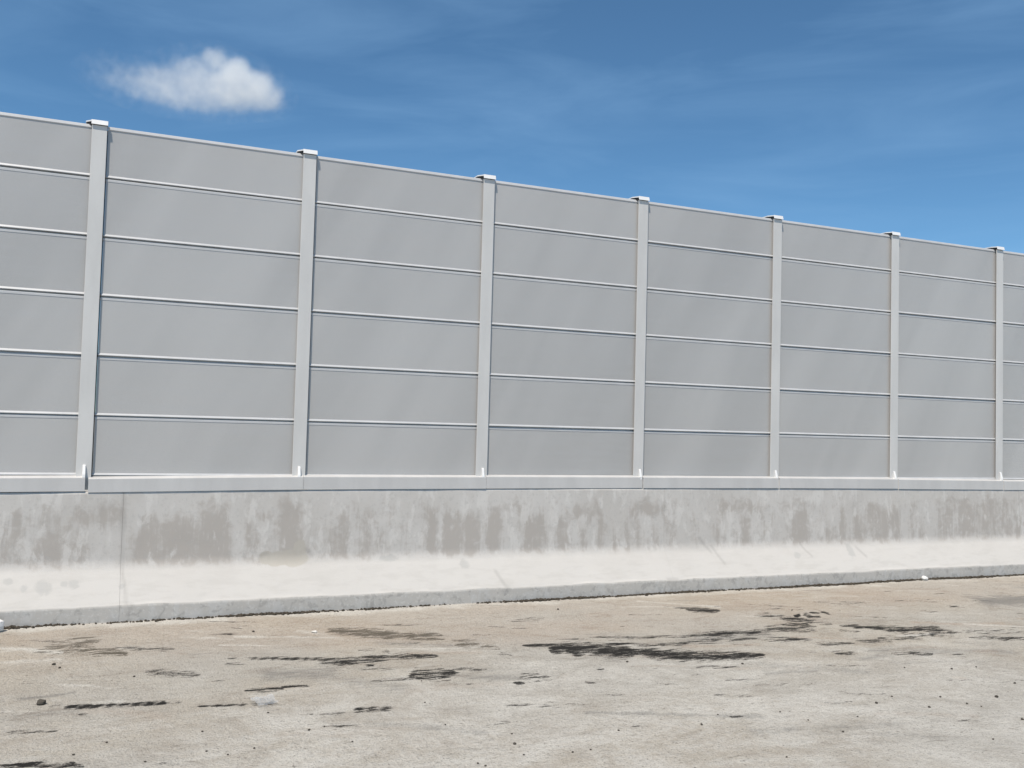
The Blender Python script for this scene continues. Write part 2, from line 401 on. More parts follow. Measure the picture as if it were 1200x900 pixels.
def mat_concrete():
    b = NB('barrier_concrete')
    p = b.pos()
    st, sp, sc = b.attr('stain'), b.attr('spot'), b.attr('scar')
    sl = b.attr('slope')
    big = b.noise(p, 1.6, 5, 0.6)
    mid = b.noise(b.mapping(p, (1, 1, 0.45)), 9.0, 6, 0.62, 0.4)
    s1 = b.noise(b.mapping(p, (1, 1, 0.16)), 6.5, 3, 0.6, 0.25)
    s2 = b.noise(b.mapping(p, (1, 1, 0.07)), 30.0, 4, 0.65, 0.2)
    streak = b.math('ADD', b.math('MULTIPLY', s1, 0.6), b.math('MULTIPLY', s2, 0.4))
    fine = b.noise(p, 120.0, 4, 0.65)
    blot = b.noise(p, 12.0, 5, 0.6, 0.7)
    cb = b.attr('curb')
    k = b.mix(b.rng(big, 0.3, 0.7), c(0.49, 0.47, 0.445), c(0.54, 0.522, 0.50))
    # dusty, freshly brushed toe; greyer kerb face
    k = b.mix(b.math('MULTIPLY', sl, b.rng(big, 0.3, 0.65, 0.7, 0.95)), k, c(0.525, 0.51, 0.488))
    k = b.mix(b.math('MULTIPLY', sl, b.rng(b.noise(b.mapping(p, (0.6, 1, 3)), 5.0, 6, 0.65), 0.46, 0.64, 0, 0.42)), k, c(0.44, 0.425, 0.40))
    k = b.mix(b.math('MULTIPLY', cb, 0.9), k, c(0.415, 0.402, 0.38))
    k = b.mix(b.math('MULTIPLY', cb, b.rng(mid, 0.5, 0.62, 0, 0.5)), k, c(0.47, 0.47, 0.465))
    k = b.mix(b.math('MULTIPLY', cb, b.rng(blot, 0.52, 0.62, 0, 0.6)), k, c(0.29, 0.283, 0.27))
    k = b.mix(b.math('MULTIPLY', cb, b.rng(b.noise(p, 40.0, 4, 0.6), 0.55, 0.65, 0, 0.6)), k, c(0.52, 0.51, 0.49))
    # mottled lime bloom and damp marks on the upright face
    upr = b.math('SUBTRACT', b.math('SUBTRACT', 1.0, b.math('MULTIPLY', sl, 1.5)), cb, True)
    band = b.attr('band')
    sk = b.math('ADD', b.math('MULTIPLY', st, 0.78), b.math('MULTIPLY', b.math('SUBTRACT', streak, 0.5), b.math('MULTIPLY', band, 3.0)))
    sk = b.math('ADD', sk, b.math('MULTIPLY', band, 0.16))
    sk = b.math('ADD', sk, b.math('MULTIPLY', b.math('SUBTRACT', blot, 0.5), b.math('MULTIPLY', upr, 1.5)))
    k = b.mix(b.rng(sk, 0.08, 0.82, 0.0, 0.80), k, c(0.385, 0.355, 0.326))
    lime = b.math('ADD', b.math('MULTIPLY', b.math('SUBTRACT', mid, 0.5), 1.0), b.math('MULTIPLY', b.math('SUBTRACT', streak, 0.5), 0.7))
    lime = b.math('SUBTRACT', lime, b.math('MULTIPLY', st, 0.10))
    k = b.mix(b.math('MULTIPLY', upr, b.rng(lime, 0.0, 0.15, 0, 0.7)), k, c(0.60, 0.583, 0.56))
    k = b.mix(b.math('MULTIPLY', upr, b.rng(b.noise(p, 26.0, 5, 0.65, 0.5), 0.53, 0.68, 0, 0.42)), k, c(0.40, 0.392, 0.375))
    k = b.mix(b.rng(b.math('ADD', sp, b.math('MULTIPLY', b.math('SUBTRACT', blot, 0.5), 1.6)), 0.3, 0.85, 0, 0.7), k, c(0.42, 0.415, 0.40))
    k = b.mix(b.rng(b.math('ADD', sc, b.math('MULTIPLY', b.math('SUBTRACT', mid, 0.5), 0.9)), 0.38, 0.58, 0, 0.85), k, c(0.445, 0.418, 0.372))
    k = b.mix(b.attr('crack'), k, c(0.16, 0.15, 0.14))
    k = b.mix(b.rng(fine, 0.6, 0.8, 0, 0.3), k, c(0.33, 0.32, 0.305))
    h = b.math('ADD', b.math('MULTIPLY', fine, 0.5), b.math('MULTIPLY', mid, 0.8))
    b.bsdf(k, 0.85, 0.0, b.bump(h, 0.35, 0.010), 0.25)
    return b.mat
M_CONC = mat_concrete()

def mat_ground():
    b = NB('dusty_concrete_pavement')
    p = b.pos()
    tar, brn, whi, rus, fog = (b.attr(x) for x in ('tar', 'brown', 'dust', 'rust', 'smudge'))
    big = b.noise(p, 0.35, 4, 0.55)
    mid = b.noise(p, 1.6, 6, 0.62, 0.5)
    clo = b.noise(b.mapping(p, (0.8, 1.1, 1), (0, 0, R(20)), (3, 7, 0)), 1.35, 9, 0.70, 0.9)
    brush = b.noise(b.mapping(p, (1.0, 1.5, 1), (0, 0, R(23))), 2.3, 8, 0.68, 0.7)
    sml = b.noise(p, 15.0, 5, 0.65)
    fine = b.noise(p, 70.0, 4, 0.7)
    grain = b.noise(p, 260.0, 2, 0.7)
    k = b.mix(b.rng(mid, 0.3, 0.7), c(0.41, 0.364, 0.304), c(0.50, 0.46, 0.392))
    k = b.mix(b.rng(big, 0.36, 0.6, 0, 0.7), k, c(0.46, 0.445, 0.41))
    k = b.mix(b.rng(brush, 0.48, 0.66, 0, 0.5), k, c(0.54, 0.52, 0.475))
    k = b.mix(b.rng(brush, 0.46, 0.34, 0, 0.45), k, c(0.28, 0.24, 0.20))
    k = b.mix(b.rng(b.math('ADD', rus, b.math('MULTIPLY', b.math('SUBTRACT', sml, 0.5), 0.4)), 0.15, 0.9, 0, 0.7), k, c(0.41, 0.31, 0.235))
    k = b.mix(b.rng(b.math('ADD', b.math('ADD', whi, b.math('MULTIPLY', b.math('SUBTRACT', clo, 0.5), 2.0)), b.math('MULTIPLY', b.math('SUBTRACT', sml, 0.5), 0.9)), 0.2, 0.85, 0, 0.85), k, c(0.65, 0.63, 0.58))
    k = b.mix(b.rng(sml, 0.53, 0.72, 0, 0.34), k, c(0.27, 0.25, 0.22))
    k = b.mix(b.rng(sml, 0.45, 0.3, 0, 0.30), k, c(0.52, 0.50, 0.46))
    k = b.mix(b.rng(fine, 0.53, 0.68, 0, 0.62), k, c(0.19, 0.172, 0.148))
    k = b.mix(b.rng(fine, 0.46, 0.34, 0, 0.5), k, c(0.62, 0.60, 0.555))
    k = b.mix(b.rng(b.noise(b.mapping(p, (1.0, 2.0, 1), (0, 0, R(24))), 22.0, 5, 0.7), 0.54, 0.68, 0, 0.40), k, c(0.23, 0.207, 0.175))
    k = b.mix(b.rng(b.noise(p, 34.0, 3, 0.6), 0.63, 0.70, 0, 0.62), k, c(0.13, 0.115, 0.095))
    k = b.mix(b.rng(grain, 0.58, 0.75, 0, 0.35), k, c(0.55, 0.53, 0.49))
    slit = b.noise(b.mapping(p, (0.22, 1.0, 1), (0, 0, R(20))), 13.0, 4, 0.6, 0.3)
    wisp = b.noise(b.mapping(p, (1.0, 4.0, 1), (0, 0, R(24))), 7.0, 6, 0.7, 0.4)
    rag = b.math('ADD', b.math('ADD', b.math('MULTIPLY', b.math('SUBTRACT', wisp, 0.5), 2.9), b.math('MULTIPLY', b.math('SUBTRACT', slit, 0.5), 2.2)), b.math('MULTIPLY', b.math('SUBTRACT', fine, 0.5), 1.1))
    k = b.mix(b.rng(b.noise(b.mapping(p, (1.0, 3.5, 1), (0, 0, R(22))), 5.0, 7, 0.72, 0.6), 0.585, 0.70, 0, 0.55), k, c(0.15, 0.133, 0.11))
    k = b.mix(b.rng(b.math('ADD', fog, b.math('MULTIPLY', rag, 0.25)), 0.0, 0.6, 0, 0.75), k, c(0.2, 0.195, 0.185))
    k = b.mix(b.math('MULTIPLY', b.rng(b.math('ADD', brn, rag), 0.25, 0.85, 0, 0.85), b.rng(brn, 0.03, 0.25)), k, c(0.088, 0.076, 0.058))
    tm = b.math('MULTIPLY', b.rng(b.math('ADD', tar, rag), 0.22, 0.95, 0, 0.97), b.rng(tar, 0.03, 0.22))
    k = b.mix(tm, k, c(0.017, 0.0165, 0.016))
    h = b.math('ADD', b.math('MULTIPLY', sml, 1.0), b.math('MULTIPLY', fine, 0.8))
    b.bsdf(k, 0.9, 0.0, b.bump(h, 0.9, 0.03), 0.08)
    return b.mat
M_GROUND = mat_ground()

def mat_stone(name, a, d, rough=0.9):
    b = NB(name)
    o = b.coord('Object')
    k = b.mix(b.rng(b.noise(o, 60.0, 4), 0.35, 0.65), a, d)
    b.bsdf(k, rough, 0, b.bump(b.noise(o, 90.0, 3), 0.4, 0.004), 0.2)
    return b.mat
M_PEB = mat_stone('dark_pebble_stone', c(0.045, 0.04, 0.034), c(0.11, 0.098, 0.082))
M_GRIT = mat_stone('dark_grit', c(0.03, 0.026, 0.02), c(0.085, 0.072, 0.056))
M_WHITE = mat_stone('white_stone', c(0.78, 0.78, 0.77), c(0.68, 0.67, 0.65))
M_PALE = mat_stone('pale_stone', c(0.55, 0.53, 0.49), c(0.66, 0.64, 0.6))

# ------------------------------------------------------------------ ground
def stroke_field(xg, yg):
    """how strongly each ground point is marked, for every kind of mark"""
    F = {k: np.zeros_like(xg) for k in ('tar', 'brown', 'dust', 'rust', 'smudge')}
    for kind, st, hw, pts in STROKES:
        pts = np.array(pts)
        ctr = pts.mean(0)
        ax = -ctr / np.linalg.norm(ctr)              # across the mark
        al = np.array([-ax[1], ax[0]])               # along it
        hw2 = max(hw, 0.018)
        lo = pts.min(0) - 3 * hw2 - 0.1; hi = pts.max(0) + 3 * hw2 + 0.1
        sel = (xg > lo[0]) & (xg < hi[0]) & (yg > lo[1]) & (yg < hi[1])
        if not sel.any(): continue
        X = xg[sel]; Y = yg[sel]
        P = np.stack([(X - ctr[0]) * al[0] + (Y - ctr[1]) * al[1], (X - ctr[0]) * ax[0] + (Y - ctr[1]) * ax[1]], 1)
        Q = np.stack([(pts - ctr) @ al, (pts - ctr) @ ax], 1)
        ec = 2.5                                       # ends taper quickly along the mark
        best = np.full(len(P), 1e9); arc = np.zeros(len(P)); off = 0.0
        for a, b_ in zip(Q[:-1], Q[1:]):
            d = (b_ - a); L = np.linalg.norm(d)
            A = P - a
            t = np.clip((A[:, 0] * d[0] + A[:, 1] * d[1]) / (L * L), 0, 1)
            dx = (A[:, 0] - t * d[0]) * ec; dy = A[:, 1] - t * d[1]
            # near-straight marks: distance measured across, ends shortened
            dd = np.hypot(dx, dy) if abs(d[0]) > 1e-6 else np.abs(dy)
            dd = np.where((t > 0) & (t < 1), np.hypot(A[:, 0] - t * d[0], A[:, 1] - t * d[1]), dd)
            u = dd < best
            best = np.where(u, dd, best); arc = np.where(u, off + t * L, arc); off += L
        T = arc / max(off, 1e-6)
        hwe = hw2 * (1.0 if kind == 't' else 1.25) * (1.0 if kind == 't' else 0.4 + 0.75 * np.sin(np.clip(T, 0.0, 1.0) * math.pi) ** 0.7)
        w = np.clip(1.45 - best / hwe, 0, 1.0)
        st = st * 0.80 if st > 1 else st
        if kind in 'sb': w = 0.72 * w + 0.28 * np.clip(1.0 - best / (2.6 * hwe), 0, 1)
        if kind == 'f' or kind in 'ow':
            w = np.exp(-(best / hw2) ** 2)
        if kind == 't':
            w = w * (0.70 + 0.5 * (0.5 + 0.5 * np.sin(arc * 2 * math.pi / 0.083 + P[:, 1] * 22)))
        key = {'s': 'tar', 't': 'tar', 'b': 'brown', 'f': 'smudge', 'o': 'rust', 'w': 'dust'}[kind]
        F[key][sel] = np.maximum(F[key][sel], w * st)
    return F

# the many small scuffs and dust wipes between the large marks, running along the traffic direction
mrk = random.Random(23)
for kq, nq, s0, s1, w0, w1, l0, l1 in (('s', 130, 0.18, 0.42, 0.010, 0.032, 0.04, 0.30), ('w', 70, 0.3, 0.7, 0.02, 0.07, 0.10, 0.55), ('o', 45, 0.3, 0.6, 0.03, 0.12, 0.08, 0.5), ('f', 30, 0.15, 0.32, 0.04, 0.12, 0.15, 0.7)):
    for _ in range(nq):
        yy = mrk.uniform(4.6, 9.35)
        xx = mrk.uniform(-0.7, 12.5)
        ll = mrk.uniform(l0, l1)
        an = R(-20 + mrk.gauss(0, 9))
        bend = mrk.uniform(-0.15, 0.15) * ll
        dx_, dy_ = math.cos(an), math.sin(an)
        STROKES.append((kq, mrk.uniform(s0, s1), mrk.uniform(w0, w1), [(xx - dx_ * ll, yy - dy_ * ll), (xx - dy_ * bend, yy + dx_ * bend), (xx + dx_ * ll, yy + dy_ * ll)]))

def coarse(a, b_, n):
    t = np.linspace(0, 1, n + 1)[1:]
    return a + (b_ - a) * t ** 2.2

xs = np.concatenate([coarse(-2.0, -700, 14)[::-1], np.arange(-2.0, 14.6, 0.015), coarse(14.6, 900, 16)])
ys = np.concatenate([coarse(4.3, -500, 14)[::-1], np.arange(4.3, 9.62, 0.014), coarse(9.62, 1500, 18)])
xg, yg = np.meshgrid(xs, ys)
F = stroke_field(xg, yg)
fine_zone = sstep(-2.0, -1.2, xg) * sstep(14.6, 13.8, xg) * sstep(4.3, 4.8, yg) * sstep(9.62, 9.5, yg)
zg = ((fbm(xg * 0.9, yg * 0.9, 3) - 0.5) * 0.022 + (fbm(xg * 7, yg * 7, 9, 3) - 0.5) * 0.007) * fine_zone
# pale fines swept against the barrier foot
F['dust'] = np.maximum(F['dust'], 0.62 * sstep(9.1, 9.45, yg + 0.25 * (fbm(xg * 1.3, yg * 2, 21) - 0.5)) * (yg < 9.7))
F['dust'] = np.maximum(F['dust'], (0.38 + 0.3 * fbm(xg * 0.8, yg * 1.6, 71)) * sstep(7.6, 5.6, yg + 1.5 * (fbm(xg * 0.4, yg * 0.9, 73) - 0.5)) * (yg > 3))
# warmer soil tint on the strip nearest the barrier
F['rust'] = np.maximum(F['rust'], 0.5 * sstep(6.8, 8.2, yg + 1.2 * (fbm(xg * 0.5, yg * 0.9, 31) - 0.5)) * (yg < 9.7) * (0.5 + 0.8 * fbm(xg * 0.7, yg * 1.5, 41)))
nx, ny = len(xs), len(ys)
co = np.stack([xg, yg, zg], -1).reshape(-1, 3).astype(np.float32)
ii = (np.arange(ny - 1)[:, None] * nx + np.arange(nx - 1)[None, :]).ravel()
quads = np.stack([ii, ii + 1, ii + nx + 1, ii + nx], 1).astype(np.int32)
gm = bpy.data.meshes.new('pavement')
gm.vertices.add(len(co)); gm.vertices.foreach_set('co', co.ravel())
gm.loops.add(quads.size); gm.loops.foreach_set('vertex_index', quads.ravel())
gm.polygons.add(len(quads)); gm.polygons.foreach_set('loop_start', np.arange(0, quads.size, 4, dtype=np.int32))
gm.update(calc_edges=True)
gm.polygons.foreach_set('use_smooth', np.ones(len(quads), dtype=bool))
for k, v in F.items():
    a = gm.attributes.new(k, 'FLOAT', 'POINT')
    a.data.foreach_set('value', v.ravel().astype(np.float32))
ground = link_mesh('pavement', gm, M_GROUND)
tag(ground, kind='structure')

# ------------------------------------------------------------------ concrete barrier, cast in 6 m lengths
FRONT = []            # (y, z) down the front face
def seg(a, b_, n):
    for i in range(n):
        t = i / n
        FRONT.append((a[0] + (b_[0] - a[0]) * t, a[1] + (b_[1] - a[1]) * t))
seg((9.775, 1.180), (9.764, 1.170), 1)
seg((9.764, 1.170), (9.750, 0.540), 34)
for i in range(7):     # eased bend
    t = i / 7
    p0, p1, p2 = (9.750, 0.540), (9.746, 0.475), (9.706, 0.420)
    FRONT.append(tuple((1 - t) ** 2 * p0[q] + 2 * t * (1 - t) * p1[q] + t * t * p2[q] for q in (0, 1)))
seg((9.706, 0.420), (9.530, 0.152), 18)
seg((9.530, 0.152), (9.521, 0.143), 1)
seg((9.521, 0.143), (9.512, -0.03), 10)
FRONT.append((9.512, -0.03))
BACK = [(10.22, -0.03), (10.22, 0.14), (10.05, 0.42), (10.02, 1.18)]

def rise(x):
    """the coping is a little high in the middle of the run"""
    return 0.03 * np.clip(1 - ((x - 6.2) / 6.4) ** 2, -0.3, 1) - 0.012

def barrier(x0, x1, name, label, seed):
    L = x1 - x0
    n = int(L / 0.02)
    xs_ = np.linspace(0, L, n + 1)
    f = np.array(FRONT)
    X, I = np.meshgrid(xs_, np.arange(len(f)))
    Yb, Zb = f[I, 0], f[I, 1]
    wx = X + x0
    # slightly uneven casting and rounded, chipped arrises
    wob = (fbm(wx * 1.1, Zb * 1.6, seed, 3) - 0.5) * 0.010 + (fbm(wx * 6, Zb * 6, seed + 5, 3) - 0.5) * 0.0035
    Yw = Yb + wob
    Zw = Zb + np.where(np.abs(Zb - 0.148) < 0.012, (fbm(wx * 3.5, Zb * 0, seed + 9, 5) - 0.5) * 0.024, 0)
    Zw = Zw + rise(wx) * np.clip((Zb - 0.55) / 0.6, 0, 1)
    V = np.stack([X, Yw, Zw], -1).reshape(-1, 3)
    nf, nc = len(f), n + 1
    verts = [tuple(v) for v in V]
    faces = []
    for r in range(nf - 1):
        for q in range(n):
            a = r * nc + q
            faces.append((a, a + nc, a + nc + 1, a + 1))
    base = len(verts)
    for (y, z) in BACK:
        verts += [(0, y, z - (0.03 if z > 1 else 0)), (L, y, z - (0.03 if z > 1 else 0))]
    top0, top1 = 0, n
    bot0, bot1 = (nf - 1) * nc, (nf - 1) * nc + n
    ring = [(bot0, bot1)] + [(base + 2 * i, base + 2 * i + 1) for i in range(len(BACK))] + [(top0, top1)]
    for (a0, a1), (b0, b1) in zip(ring[:-1], ring[1:]):
        faces.append((a0, b0, b1, a1))
    for lp in ([r * nc for r in range(nf)][::-1] + [base + 2 * i for i in range(len(BACK))][::-1],
               [r * nc + n for r in range(nf)] + [base + 2 * i + 1 for i in range(len(BACK))]):
        s0 = len(verts)
        verts += [verts[q] for q in lp]
        faces.append(list(range(s0, s0 + len(lp))))
    me = bpy.data.meshes.new(name)
    me.from_pydata(verts, [], faces)
    nv = len(verts)
    Z, XX = Zb, wx
    stain = np.zeros_like(Z)
    jx = (fbm(XX * 5, Z * 3.5, 77, 4) - 0.5) * 0.16
    jz = (fbm(XX * 9, Z * 2.0, 78, 4) - 0.5) * 0.42
    for a0, a1, z0, z1, s in STAINS:
        e = min(0.075, (a1 - a0) * 0.45)
        z0b = z0 if z0 > 0.62 else 0.49
        w = sstep(a0 - e, a0 + e, XX + jx * min(1, (a1 - a0) * 3)) * sstep(a1 + e, a1 - e, XX + jx * min(1, (a1 - a0) * 3))
        w = w * sstep(z1 + 0.10, z1 - 0.10, Z + jz * 0.7) * sstep(z0b - 0.06, z0b + 0.05, Z + (jz * 0.5 if z0b > 0.5 else jz * 0.28))
        stain = np.maximum(stain, w * s)
    if x1 <= 0.3 or x0 > 12:      # lengths mostly out of the picture: plain damp columns
        rnd = fbm(XX * 3.0, Z * 0.35, 55, 3)
        extra = sstep(0.5, 0.62, rnd) * sstep(0.46, 0.52, Z) * sstep(1.08, 0.95, Z)
        stain = np.maximum(stain, 0.7 * extra * ((XX < -0.9) | (XX > 12.4)))
    topz = 1.02 + (fbm(XX * 4, Z * 0, 91, 4) - 0.5) * 0.42
    band = sstep(0.43, 0.53, Z + jz * 0.25) * sstep(topz + 0.07, topz - 0.07, Z)
    spot = np.zeros_like(Z)
    for sx, sz, rx, rz in [(-.643, .38, .05, .03), (-.516, .315, .045, .045), (-.357, .32, .08, .075), (-.19, .343, .04, .03), (-.10, .34, .055, .05),
                           (3.71, .39, .06, .07), (9.08, .39, .07, .10), (0.30, .30, .03, .03), (8.2, .36, .07, .04), (2.9, .47, .12, .04)]:
        spot = np.maximum(spot, np.clip(1.35 - np.hypot((XX - sx) / rx, (Z - sz) / rz), 0, 1))
    scar = np.zeros_like(Z)
    for sx, sz, rx, rz in [(1.72, .50, .17, .075), (1.88, .50, .17, .085), (1.96, .60, .07, .085), (1.64, .53, .08, .05)]:
        scar = np.maximum(scar, np.clip(1.45 - np.hypot((XX - sx) / rx, (Z - sz) / rz), 0, 1))
    crack = np.zeros_like(Z)
    for pl, w in [([(1.56, .535), (1.60, .55), (1.63, .556)], .016), ([(2.03, .585), (2.055, .56), (2.09, .525)], .018),
                  ([(4.06, .31), (4.12, .20), (4.15, .15)], .012), ([(6.78, .60), (6.86, .50), (6.92, .43)], .012), ([(6.95, .5), (7.0, .4), (7.06, .3)], .011),
                  ([(8.3, .5), (8.35, .42), (8.42, .35)], .009), ([(0.39, .14), (0.36, .07), (0.38, 0.0)], .012), ([(4.16, .14), (4.13, .10)], .03),
                  ([(9.2, .43), (9.3, .32)], .012), ([(6.28, .14), (6.27, .10), (6.30, .05)], .03), ([(6.20, .147), (6.32, .143)], .02),
                  ([(.29, 1.18), (.29, .72)], .012), ([(.29, 1.0), (.29, .80)], .02), ([(.29, .72), (.30, .42), (.33, .3), (.34, .15)], .004), ([(6.28, 1.18), (6.28, .9)], .003), ([(12.28, 1.15), (12.28, .8)], .003)]:
        for (ax, az), (bx, bz) in zip(pl[:-1], pl[1:]):
            dx, dz = bx - ax, bz - az
            t = np.clip(((XX - ax) * dx + (Z - az) * dz) / (dx * dx + dz * dz), 0, 1)
            dist = np.hypot(XX - ax - t * dx, Z - az - t * dz)
            crack = np.maximum(crack, np.clip(1.2 - dist / (w + 0.012), 0, 1) * 0.22)
    # chips where two castings meet
    slope = (0.55 * sstep(0.52, 0.44, Z) + 0.45 * sstep(0.46, 0.22, Z)) * (Z > 0.1435)
    curb = (Z < 0.1435) * 1.0
    for nm, arr in (('stain', stain), ('spot', spot), ('scar', scar), ('crack', crack), ('slope', slope), ('curb', curb), ('band', band)):
        at = me.attributes.new(nm, 'FLOAT', 'POINT')
        v = np.zeros(nv, dtype=np.float32); v[:arr.size] = arr.ravel()
        at.data.foreach_set('value', v)
    sm = np.zeros(len(me.polygons), dtype=bool); sm[:(nf - 1) * n] = True
    me.polygons.foreach_set('use_smooth', sm)
    me.update()
    o = link_mesh(name, me, M_CONC, None, (x0, 0, 0))
    tag(o, label, 'concrete barrier', 'lengths of concrete barrier under the noise screen')
    return o

SEAM = [-5.70, 0.285, 6.273, 12.281, 18.27]
BL = ['concrete barrier length left of the leftmost seam, round damp spots on its toe',
      'concrete barrier length with a beige plaster scar, right of the leftmost seam',
      'streaked concrete barrier length right of the middle seam, small white lump lying at its foot',
      'sliver of concrete barrier beyond the rightmost seam, at the right edge of the photo']
for i in range(4):
    barrier(SEAM[i] + (0.0011 if i == 1 else 0.0004), SEAM[i + 1] - 0.0004, 'concrete_barrier', BL[i], 100)

# ------------------------------------------------------------------ noise screen
POST_X = [-0.0704 + 2.0 * i for i in range(-2, 9)]
Z_PAN = 1.305
PITCH_P = 0.566
Z_TOP = 4.640
screen = empty('noise_barrier', (0, 9.9, 1.18))
tag(screen, 'long light grey metal noise barrier of posts and stacked panels on the concrete wall', 'noise barrier')
OX, OY, OZ = 0, -9.9, -1.18

def part(name, bm, mat, parent=screen, off=(0, 0, 0), smooth=False):
    me = bm_mesh(name, bm, smooth)
    me.transform(Matrix.Translation(off))
    return link_mesh(name, me, mat, parent)

# one post: H section, folded cap, gusset
def build_post():
    bm = bmesh.new()
    add_box(bm, -0.067, 0.067, 9.800, 9.811, 1.185, 4.632, 0.0025)
    add_box(bm, -0.067, 0.067, 9.965, 9.977, 1.185, 4.632, 0.0025)
    add_box(bm, -0.005, 0.005, 9.8112, 9.9648, 1.185, 4.632)
    post = part('post', bm, M_POST, screen, (OX, OY, OZ))
    bm = bmesh.new()
    # folded plate: front lip, top plate spreading to the left behind, thin side returns
    prof = [(-0.072, 9.797), (0.072, 9.797), (0.072, 9.99), (-0.122, 9.99), (-0.122, 9.86)]
    lo = [bm.verts.new((x, y, 4.664)) for x, y in prof]
    hi = [bm.verts.new((x, y, 4.676)) for x, y in prof]
    for i in range(5):
        bm.faces.new((lo[i], lo[(i + 1) % 5], hi[(i + 1) % 5], hi[i]))
    bm.faces.new(lo[::-1]); bm.faces.new(hi)
    add_extrude_x(bm, [(9.780, 4.634), (9.794, 4.680), (9.801, 4.680), (9.787, 4.634)], -0.073, 0.073)
    bmesh.ops.bevel(bm, geom=list({e for v in list(bm.verts)[-8:] for e in v.link_edges}), offset=0.0015, segments=1, affect='EDGES')
    cap = part('cap', bm, M_CAP, post, (OX, OY, OZ))
    bm = bmesh.new()  # dark filler added under the plate, stands in for its shaded underside
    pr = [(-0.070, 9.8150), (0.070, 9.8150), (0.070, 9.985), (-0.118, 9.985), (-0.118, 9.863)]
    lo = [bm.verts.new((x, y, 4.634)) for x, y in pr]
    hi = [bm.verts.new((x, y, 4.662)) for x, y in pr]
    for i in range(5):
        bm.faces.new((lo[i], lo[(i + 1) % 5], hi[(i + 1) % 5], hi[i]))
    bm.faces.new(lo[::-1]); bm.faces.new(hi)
    part('cap_shade_strip', bm, M_DARK, cap, (OX, OY, OZ))
    bm = bmesh.new()  # dark strip added in the gap, deepens the shadow right of the flange
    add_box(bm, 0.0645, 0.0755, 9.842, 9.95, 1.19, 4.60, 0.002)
    part('gap_shade_strip', bm, M_DARK, post, (OX, OY, OZ))
    bm = bmesh.new()
    w = 0.013
    pf = [(9.7985, 1.300), (9.758, 1.300), (9.760, 1.330), (9.785, 1.415), (9.7985, 1.418)]
    add_extrude_x(bm, pf, -w, w)
    bmesh.ops.bevel(bm, geom=list(bm.edges), offset=0.002, segments=1, affect='EDGES')
    part('gusset', bm, M_GUS, post, (OX, OY, OZ))
    return post

def copy_tree(o, parent):
    n = o.copy()
    COL.objects.link(n)
    n.parent = parent
    for ch in [k for k in o.children]:
        copy_tree(ch, n)
    return n

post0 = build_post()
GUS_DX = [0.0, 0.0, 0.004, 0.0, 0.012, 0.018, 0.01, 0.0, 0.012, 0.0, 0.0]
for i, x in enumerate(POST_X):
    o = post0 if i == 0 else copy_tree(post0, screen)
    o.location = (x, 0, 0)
    o.rotation_euler = (0, R(rng.uniform(-0.04, 0.04)), 0)
    for chd in o.children:
        if chd.name.startswith('gusset'):
            chd.location.x = GUS_DX[i]
            chd.rotation_euler.z = R(rng.uniform(-1, 1))

# one acoustic panel: perforated sheet between an upper and a lower rail
def build_panel(h, top=False):
    x0, x1 = 0.074, 1.991
    bm = bmesh.new()
    add_box(bm, x0 + 0.003, x1 - 0.003, 9.836, 9.952, 0.028, h - 0.018)
    pan = part('panel', bm, M_SHEET, screen, (0, OY, OZ))
    bm = bmesh.new()
    low = [(9.8352, 0.035), (9.8262, 0.018), (9.8262, 0.0145), (9.8275, 0.0125), (9.862, 0.0125), (9.862, -0.0065), (9.955, -0.0065), (9.955, 0.0278), (9.8352, 0.0278)]
    add_extrude_x(bm, low, x0, x1)
    low_o = part('lower_rail', bm, M_RAIL, pan, (0, OY, OZ))
    bm = bmesh.new()
    if top:
        upr = [(9.8352, h - 0.036), (9.8305, h - 0.033), (9.8285, h - 0.028), (9.8345, h - 0.004), (9.838, h), (9.955, h), (9.955, h - 0.0178), (9.8352, h - 0.0178)]
    else:
        upr = [(9.8352, h - 0.027), (9.8330, h - 0.0255), (9.8330, h - 0.007), (9.8345, h - 0.003), (9.857, h - 0.003), (9.857, h - 0.0105), (9.955, h - 0.0105), (9.955, h - 0.0178), (9.8352, h - 0.0178)]
    add_extrude_x(bm, upr, x0, x1)
    up_o = part('upper_rail', bm, M_RAIL, pan, (0, OY, OZ))
    return pan

pan0 = build_panel(PITCH_P)
pan1 = build_panel(Z_TOP - (Z_PAN + 5 * PITCH_P), True)
used = {0: False, 1: False}
for i in range(len(POST_X) - 1):
    for r in range(6):
        t = 1 if r == 5 else 0
        src = pan1 if t else pan0
        o = copy_tree(src, screen) if used[t] else src
        used[t] = True
        o.location = (POST_X[i], rng.uniform(-0.001, 0.0015), Z_PAN + r * PITCH_P + rng.uniform(-0.0015, 0.0015))
        o.rotation_euler = (R(rng.uniform(-0.15, 0.15)), R(rng.uniform(-0.03, 0.03)), 0)

